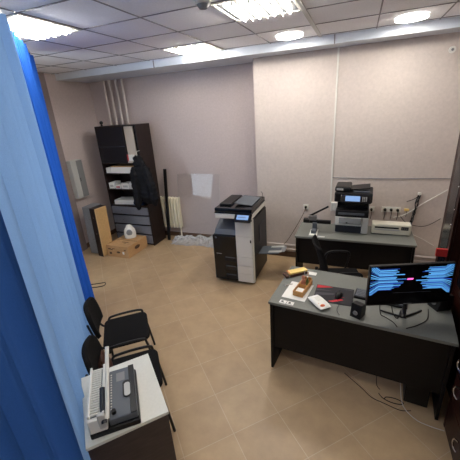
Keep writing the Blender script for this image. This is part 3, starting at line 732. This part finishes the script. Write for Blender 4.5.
# monitor
t = thing('computer_monitor', 'black widescreen monitor showing blue circuit patterns on the near desk', 'monitor', (.435, 2.36, .7515))
pan = bpy.data.objects.new('display_panel', None)
PX, PY, PZ = .440, 2.34, 1.050
Rm = Matrix.Translation((PX-.435, PY-2.36, PZ-.7515)) @ Matrix.Rotation(math.radians(20.2), 4, 'Z') @ Matrix.Rotation(math.radians(-.5), 4, 'X')
hw, hh = .306, .168
o = MB().box(-hw, hw, -.012, .018, -hh, hh, bev=.004).build('housing', M['black'], t); o.matrix_local = Rm
scr = MB().box(-hw+.006, hw-.006, -.0132, -.0122, -hh+.014, hh-.006).build('screen', M['blackgloss'], o)
m = MB(); rnd = random.Random(4)
y0 = -.0140
zc = .052; 
def bar(m, side, z, xi, th):  # horizontal bar from the side's bundle to xi, with diagonal end towards the corner
    xo = hw-.075+abs(z-zc)*.0
    m.box(min(side*xo, side*xi), max(side*xo, side*xi), y0-.0004, y0, z-th/2, z+th/2)
def diag(m, side, z, th):
    xo = hw-.075; dx = hw-.012-xo; sgn = 1 if z >= zc else -1
    dz = sgn*dx*.85*min(1, abs(z-zc)/.05+.15)
    zz = z+dz
    lim_hi, lim_lo = hh-.010, -.075
    if zz > lim_hi: f = (lim_hi-z)/dz; dx *= f; zz = lim_hi
    if zz < lim_lo: f = (lim_lo-z)/dz; dx *= f; zz = lim_lo
    a = (side*xo, y0, z-th/2); b = (side*(xo+dx), y0, zz-th/2); c = (side*(xo+dx), y0, zz+th/2); d = (side*xo, y0, z+th/2)
    m.quad(a, b, c, d)
bars = []
for side in (-1, 1):
    z = zc-.085
    while z < zc+.090:
        th = rnd.choice((.003, .005, .007)); ln = rnd.uniform(.12, .24)*(1.15-abs(z-zc)*3.5)
        bars.append((side, z, hw-.075-ln*.75, th)); z += th+rnd.choice((.0015, .0028))
for sd in (-1, 1):
    m1 = MB(); m1.mi = 0
    for k, (side, z, xi, th) in enumerate(bars):
        if side != sd: continue
        m1.mi = 1 if k % 4 == 0 else 0
        bar(m1, side, z, xi, th); diag(m1, side, z, th)
    m1.build('wallpaper_pattern', [M['scr'], M['scr2']], scr, recalc=False)
m = MB()
for k in range(7):
    x = -.03+.0062*k
    m.prism([(x, zc-.006), (x+.006, zc-.006), (x+.009, zc+.007), (x+.004, zc+.007)], .0006, Matrix.Translation((0, y0, 0)) @ Matrix.Rotation(PI/2, 4, 'X'))
m.build('screen_emblem', M['pink'], scr)
MB().box(-.12, .16, -.0142, -.0134, -.062, -.060).build('reflection_line', M['slate'], scr)  # thin grey line painted as a reflection across the lower screen
MB().box(-.03, .03, -.014, -.0122, -hh+.005, -hh+.010).build('bezel_badge', M['grey'], o)
m = MB(); m.tube([(.01, .005, .015), (.005, .03, .12), (.005, .045, .24)], .013, n=8); m.build('stand_pole', M['blackm'], t, smooth=True)
MB().box(-.04, .05, .0, .048, .22, .32, bev=.006).build('mount', M['blackm'], t)
for a, b in (((.0, -.03, .008), (-.165, .02, .008)), ((.0, -.03, .008), (.14, .10, .008)), ((.0, -.03, .008), (.01, .10, .008))):
    m = MB(); m.cyl(a, b, .0085, .006, n=8); m.build('foot', M['blackm'], t, smooth=True)
m = MB(); m.cyl((0, -.03, .0), (0, .03, .02), .02, n=12); m.build('hub', M['blackm'], t, smooth=True)
for pts, lab in (([(.26, 2.345, .86), (.27, 2.30, .78), (.31, 2.30, .754), (.36, 2.25, .754), (.38, 2.20, .754)], 'black cable dropping from the left of the monitor'),
                 ([(.34, 2.36, .88), (.355, 2.32, .80), (.39, 2.31, .7545), (.42, 2.40, .7545), (.47, 2.52, .7545)], 'black cable dropping beside the monitor stand'),
                 ([(.44, 2.20, .7545), (.52, 2.26, .7545), (.60, 2.36, .7545), (.63, 2.50, .7545)], 'black cable crossing the right end of the near desk')):
    m = MB(); m.tube(pts, .0035, n=6); tag(m.build('desk_cable', M['black'], smooth=True), lab, 'cable')
# computer tower under the desk, cables on the floor
t = thing('computer_tower', 'black computer tower on the floor under the near desk', 'computer', (.615, 2.40, 0), R1)
MB().box(-.085, .085, -.17, .24, .006, .38, bev=.006).build('case_body', M['black'], t)
MB().box(-.075, .075, -.174, -.1705, .02, .36, bev=.001).build('rear_plate', M['blackm'], t)
for pts, r, mm, lab, nm in (
    ([(.05, 2.40, .006), (.12, 2.34, .006), (.20, 2.27, .006), (.27, 2.20, .007), (.36, 2.17, .007), (.48, 2.14, .006), (.56, 2.16, .006)], .003, 'black', 'black cable trailing across the floor under the near desk', 'floor_cable'),
    ([(.33, 2.26, .006), (.36, 2.22, .006), (.42, 2.19, .012), (.49, 2.19, .014), (.51, 2.215, .012), (.46, 2.24, .01), (.39, 2.235, .012), (.37, 2.21, .014)], .0035, 'ink', 'coiled dark cable on the floor in front of the computer tower', 'floor_cable'),
    ([(.30, 2.35, .45), (.30, 2.34, .25), (.31, 2.31, .06), (.34, 2.28, .03)], .003, 'black', 'dark cable hanging down behind the front of the near desk', 'hanging_cable'),
    ([(.47, 2.29, .27), (.475, 2.24, .16), (.50, 2.16, .04), (.58, 2.09, .007), (.67, 2.06, .007), (.765, 2.05, .007)], .0028, 'white', 'white cable curving across the floor to the dark cabinet', 'floor_cable')):
    m = MB(); m.tube(pts, r, n=6); tag(m.build(nm, M[mm], smooth=True), lab, 'cable')
# ------------------------------------------------------------------ office chair between desks
t = thing('office_chair', 'dark office chair with curved mesh back between the two desks', 'chair', (-.06, 3.32, 0), math.radians(15))
MB().box(-.23, .23, -.22, .22, .44, .50, bev=.025, seg=3).build('seat', M['fabric'], t, smooth=True)
def bk(u, v):
    x = -.2+.4*u; z = .52+.42*v
    return (-.22-.10*v*v+.05*(abs(2*u-1))**2-.0*x, x, z)
MB().grid(bk, 14, 12).build('backrest', M['fabric'], t, smooth='all', solid=.02)
m = MB(); m.tube([(.0, 0, .42), (-.18, 0, .43), (-.27, 0, .5), (-.27, 0, .62)], .018, n=8); m.build('back_support', M['black'], t, smooth=True)
for s in (-1, 1):
    m = MB(); m.tube([(-.12, s*.24, .45), (-.13, s*.27, .6), (-.08, s*.27, .68), (.12, s*.27, .68), (.14, s*.26, .6), (.1, s*.24, .46)], .014, n=8); m.build('armrest', M['black'], t, smooth=True)
m = MB(); m.cyl((0, 0, .10), (0, 0, .43), .026, n=14); m.build('gas_column', M['blackm'], t, smooth=True)
for k in range(5):
    a = 2*PI*k/5+.3
    m = MB(); m.cyl((0, 0, .11), (.28*math.cos(a), .28*math.sin(a), .075), .022, .013, n=8); q = m.build('base_leg', M['black'], t, smooth=True)
    m = MB(); m.cyl((.28*math.cos(a)-.012, .28*math.sin(a), .030), (.28*math.cos(a)+.012, .28*math.sin(a), .030), .028, n=14); m.build('castor', M['black'], q, smooth=True)
# ------------------------------------------------------------------ visitor chairs
def visitor(loc, rz, label):
    t = thing('visitor_chair', label, 'chair', loc, rz)
    # local: +y is front, back at -y
    m = MB()
    pts = []
    def rr(hx, hy, r, n=6):
        P = []
        for cx, cy, a0 in ((hx-r, hy-r, 0), (-hx+r, hy-r, 90), (-hx+r, -hy+r, 180), (hx-r, -hy+r, 270)):
            for i in range(n+1):
                a = math.radians(a0+90*i/n); P.append((cx+r*math.cos(a), cy+r*math.sin(a)))
        return P
    R = []
    for z, s in ((.43, .93), (.437, .99), (.455, 1), (.468, .98), (.475, .9)):
        R.append([(x*s, y*s, z+.0) for x, y in rr(.215, .205, .06)])
    m.loft(R); m.build('seat', M['fabric'], t, smooth=True)
    def b0(u, v):
        a = (u-.5)*2
        wz = .55+.24*v
        hx = .195*(1-.18*abs(2*v-1)**3)
        return (hx*a, -.245-.045*v+.035*a*a, wz+.02*(1-a*a)*(1 if v > .5 else -1)*abs(2*v-1))
    MB().grid(b0, 16, 10).build('backrest', M['fabric'], t, smooth='all', solid=.035)
    for s in (-1, 1):
        m = MB(); m.tube([(s*.240, .225, .0), (s*.240, .195, .25), (s*.240, .168, .43), (s*.240, .13, .480), (s*.240, -.10, .480), (s*.240, -.17, .44), (s*.23, -.20, .25), (s*.235, -.21, .0)], .0115, n=8)
        m.build('leg_frame', M['blackm'], t, smooth=True)
        m = MB(); m.tube([(s*.16, .10, .43), (s*.165, -.16, .425), (s*.165, -.235, .47), (s*.16, -.265, .60), (s*.155, -.285, .70)], .010, n=8); m.build('back_support', M['blackm'], t, smooth=True)
    for y in (.165, -.15):
        m = MB(); m.cyl((-.240, y, .424), (.240, y, .424), .009, n=8); m.build('cross_bar', M['blackm'], t)
    return t
visitor((-1.92, 1.88, 0), math.radians(-50), 'black visitor chair farther from the small table')
visitor((-1.505, 1.45, 0), math.radians(-50), 'black visitor chair partly under the small pale table')
t = thing('leather_bag', 'small brown leather bag on the chair next to the curtain', 'bag', (-1.68, 1.35, .478), math.radians(-50))
t.scale = (1, 1, .75)
R = []
for z, a, b in ((0, .085, .045), (.02, .10, .055), (.12, .095, .05), (.20, .085, .03), (.225, .08, .012)):
    R.append([(a*(abs(math.cos(q))**.6)*(1 if math.cos(q) > 0 else -1), b*(abs(math.sin(q))**.6)*(1 if math.sin(q) > 0 else -1), z) for q in [2*PI*k/24 for k in range(24)]])
MB().loft(R).build('bag_body', M['leather'], t, smooth=True)
m = MB(); m.tube([(-.06, 0, .215), (-.05, 0, .27), (.05, 0, .27), (.06, 0, .215)], .006, n=6); m.build('bag_handle', M['leather'], t, smooth=True)
# ------------------------------------------------------------------ small side table + binding machine
TA = Vector((-1.29, 1.41, 0)); TB = Vector((-.903, 1.045, 0))
ex = (TB-TA).normalized(); ang = math.atan2(ex.y, ex.x)  # local +x runs from A to B, local -y towards curtain
Lt = (TB-TA).length
t = thing('side_table', 'small table with pale top and dark brown sides beside the curtain', 'table', (TA.x, TA.y, 0), ang+math.radians(1))
Wt = .445
MB().box(0, Lt, -Wt, 0, .728, .75, bev=.002).build('table_top', M['tabletop'], t)
MB().box(Lt-.028, Lt-.006, -Wt+.006, -.006, .001, .7275).build('side_panel', M['tableside'], t)
MB().box(.13, .152, -Wt+.04, -.006, .001, .7275).build('side_panel', M['tableside'], t)
MB().box(.1525, Lt-.0285, -Wt+.02, -Wt+.036, .2, .7275).build('back_panel', M['tableside'], t)
# machine local frame: x' along from table far to near (ex), y' away from curtain
t = thing('binding_machine', 'grey and white comb binding machine with raised lever on the small table', 'binding machine', (-1.228, 1.000, .7515), math.atan2(-.757, .655))
MB().box(-.195, .195, -.13, .13, .0, .035, bev=.006).build('base', M['black'], t)
MB().box(-.188, .180, -.028, .122, .0355, .080, bev=.008).build('deck', M['slate'], t)
MB().box(-.188, .180, .088, .1225, .0805, .086, bev=.003).build('deck_rim', M['black'], t)
def slot(L_, r_, cx, cy, h, z): return [(cx+(L_ if math.cos(a) > 0 else -L_)+r_*math.cos(a), cy+r_*math.sin(a)) for a in [2*PI*(k+.5)/24 for k in range(24)]], h, Matrix.Translation((0, 0, z))
m = MB(); m.prism(*slot(.040, .024, .0, .075, .0035, .0862)); m.build('grip_hole', M['black'], t)
m = MB(); m.prism(*slot(.034, .017, .008, .077, .002, .0899)); m.build('grip_plate', M['lgrey'], t)
MB().box(-.15, -.08, .015, .065, .0803, .082, bev=.0005).build('info_label', M['grey'], t)
for k in range(14):
    m = MB(); m.box(-.15+k*.020, -.141+k*.020, -.018, -.010, .0803, .083); m.build('scale_mark', M['lgrey'], t)
MB().cyl((.14, .0, .0803), (.14, .0, .10), .013, n=14).build('margin_knob', M['black'], t, smooth=True)
MB().box(-.190, .192, -.128, -.036, .0355, .125, bev=.006).build('comb_housing', M['white'], t)
MB().box(-.175, .17, -.112, -.058, .1252, .1262).build('comb_slot', M['slate'], t)
for k in range(20):
    x = -.165+k*.0172
    m = MB(); m.box(x-.0045, x+.0045, -.113, -.060, .1264, .139, bev=.002); m.build('comb_tooth', M['white'], t)
MB().box(-.19, .175, -.127, -.114, .1252, .145, bev=.003).build('comb_rail', M['white'], t)
MB().box(-.19, .175, -.050, -.037, .1252, .150, bev=.003).build('punch_bar', M['white'], t)
MB().box(.176, .200, -.075, -.036, .06, .155, bev=.006).build('pivot', M['lgrey'], t)
P0 = Vector((.195, -.028, .115)); P1 = Vector((-.09, .012, .345))
m = MB(); m.cyl(P0, P1, .0115, n=12); q = m.build('lever', M['white'], t, smooth=True)
m = MB(); m.tube([(.205, -.045, .10), (.14, -.045, .155), (.06, -.04, .20)], .014, n=10); m.build('lever_grip', M['navy'], t, smooth=True)
# ------------------------------------------------------------------ dark cabinet on the right
FX = .785
def cabinet(FX, ya, yb, label, nd, handles, glints):
    t = thing('tall_cabinet', label, 'cabinet', (FX, ya, 0))
    Dp, Ln, Hc = 1.23-FX, yb-ya, 2.45
    MB().box(.022, Dp, 0, .02, 0, Hc).build('side_panel', M['wenge2'], t)
    MB().box(.0, Dp, Ln-.022, Ln, 0, Hc).build('side_panel', M['wenge2'], t)
    MB().box(.022, Dp, .0205, Ln-.0225, Hc-.02, Hc).build('top_panel', M['wenge2'], t)
    MB().box(Dp-.01, Dp, .0205, Ln-.0225, .05, Hc-.0205).build('back_panel', M['wenge2'], t)
    MB().box(.003, Dp-.0105, .0205, Ln-.0225, .0, .05).build('plinth', M['wenge2'], t)
    dw = (Ln-.026)/nd
    for k in range(nd):
        y0_, y1_ = .002+dw*k, dw*(k+1)-.002
        q = MB().box(.0, .020, y0_, y1_, .80, Hc-.004, bev=.002).build('door', M['wenge2'], t)
        MB().box(-.003, .0, y0_+.05, y1_-.05, .86, Hc-.06, bev=.001).build('door_pane', M['darkglass'], q)
        for z in glints: MB().sph((-.008, y0_+.025, z), .007).build('stud', M['chrome'], q, smooth=True)  # small chrome beads standing in for glints on the doors
    for j, (a, b) in enumerate(((.055, .28), (.285, .525), (.53, .795))):
        q = MB().box(.0, .020, .002, Ln-.025, a, b, bev=.002).build('drawer', M['wenge2'], t)
        for c, zc_ in handles[j]:
            c -= ya
            m = MB(); m.tube([(-.001, c, zc_+.048), (-.012, c+.030, zc_+.038), (-.016, c+.045, zc_), (-.012, c+.030, zc_-.038), (-.001, c, zc_-.048)], .0055, n=8); m.build('handle', M['chrome'], q, smooth=True)
    return t
cabinet(.772, 1.30, 2.115, 'dark cherry cabinet with chrome loop handles at the right edge, nearest the camera', 2, ([(1.82, .15)], [(2.0, .43)], [(2.04, .63)]), (1.1, 1.5))
cabinet(.868, 2.125, 2.86, 'dark cabinet behind the right end of the near desk, set back from its neighbours', 2, ([(2.3, .17)], [(2.3, .40)], [(2.3, .66)]), (.96, 1.35))
cabinet(.785, 2.87, 3.20, 'narrow dark cabinet against the pale wall, farthest from the camera', 1, ([(3.0, .17)], [(3.0, .40)], [(3.0, .66)]), (1.34, 1.47, 1.66))
o = MB().box(-.042, .042, -.012, .012, -.035, .035, bev=.003).build('red_tag', M['red']); o.location = (.742, 2.885, 1.09)
tag(o, 'small red tag beside the edge of the dark cabinet above the monitor', 'tag')
# ------------------------------------------------------------------ daylight and world
wd = bpy.data.worlds.new('World'); bpy.context.scene.world = wd; wd.use_nodes = True
bg = wd.node_tree.nodes['Background']; bg.inputs['Color'].default_value = (.68, .83, 1, 1); bg.inputs['Strength'].default_value = 1.6
la = bpy.data.lights.new('window_daylight', 'AREA'); la.shape = 'RECTANGLE'; la.size = 1.9; la.size_y = 3.6; la.energy = 42; la.color = (.68, .83, 1)
lo = bpy.data.objects.new('window_daylight', la); link(lo); lo.location = (XL-.35, (WY0+WY1)/2, (WZ0+WZ1)/2); lo.rotation_euler = (0, -PI/2, 0)
# ------------------------------------------------------------------ camera
cd = bpy.data.cameras.new('camera'); co = bpy.data.objects.new('camera', cd); link(co)
cd.sensor_fit = 'HORIZONTAL'; cd.sensor_width = 36; cd.lens = 312.494*36/460; cd.clip_start = .02
r = Vector((0.93096537, 0.35934322, -0.06462148)); u = Vector((-0.07340049, 0.35758402, 0.93099197)); f = Vector((-0.35765325, 0.86197803, -0.3592743))
co.matrix_world = Matrix(((r.x, u.x, -f.x, 0), (r.y, u.y, -f.y, 0), (r.z, u.z, -f.z, 2.3465), (0, 0, 0, 1)))
sc = bpy.context.scene; sc.camera = co
sc.view_settings.view_transform = 'Standard'; sc.view_settings.look = 'None'; sc.view_settings.gamma = 1; sc.view_settings.exposure = .95
sc.cycles.use_denoising = True
sc.cycles.max_bounces = 8; sc.cycles.transparent_max_bounces = 16
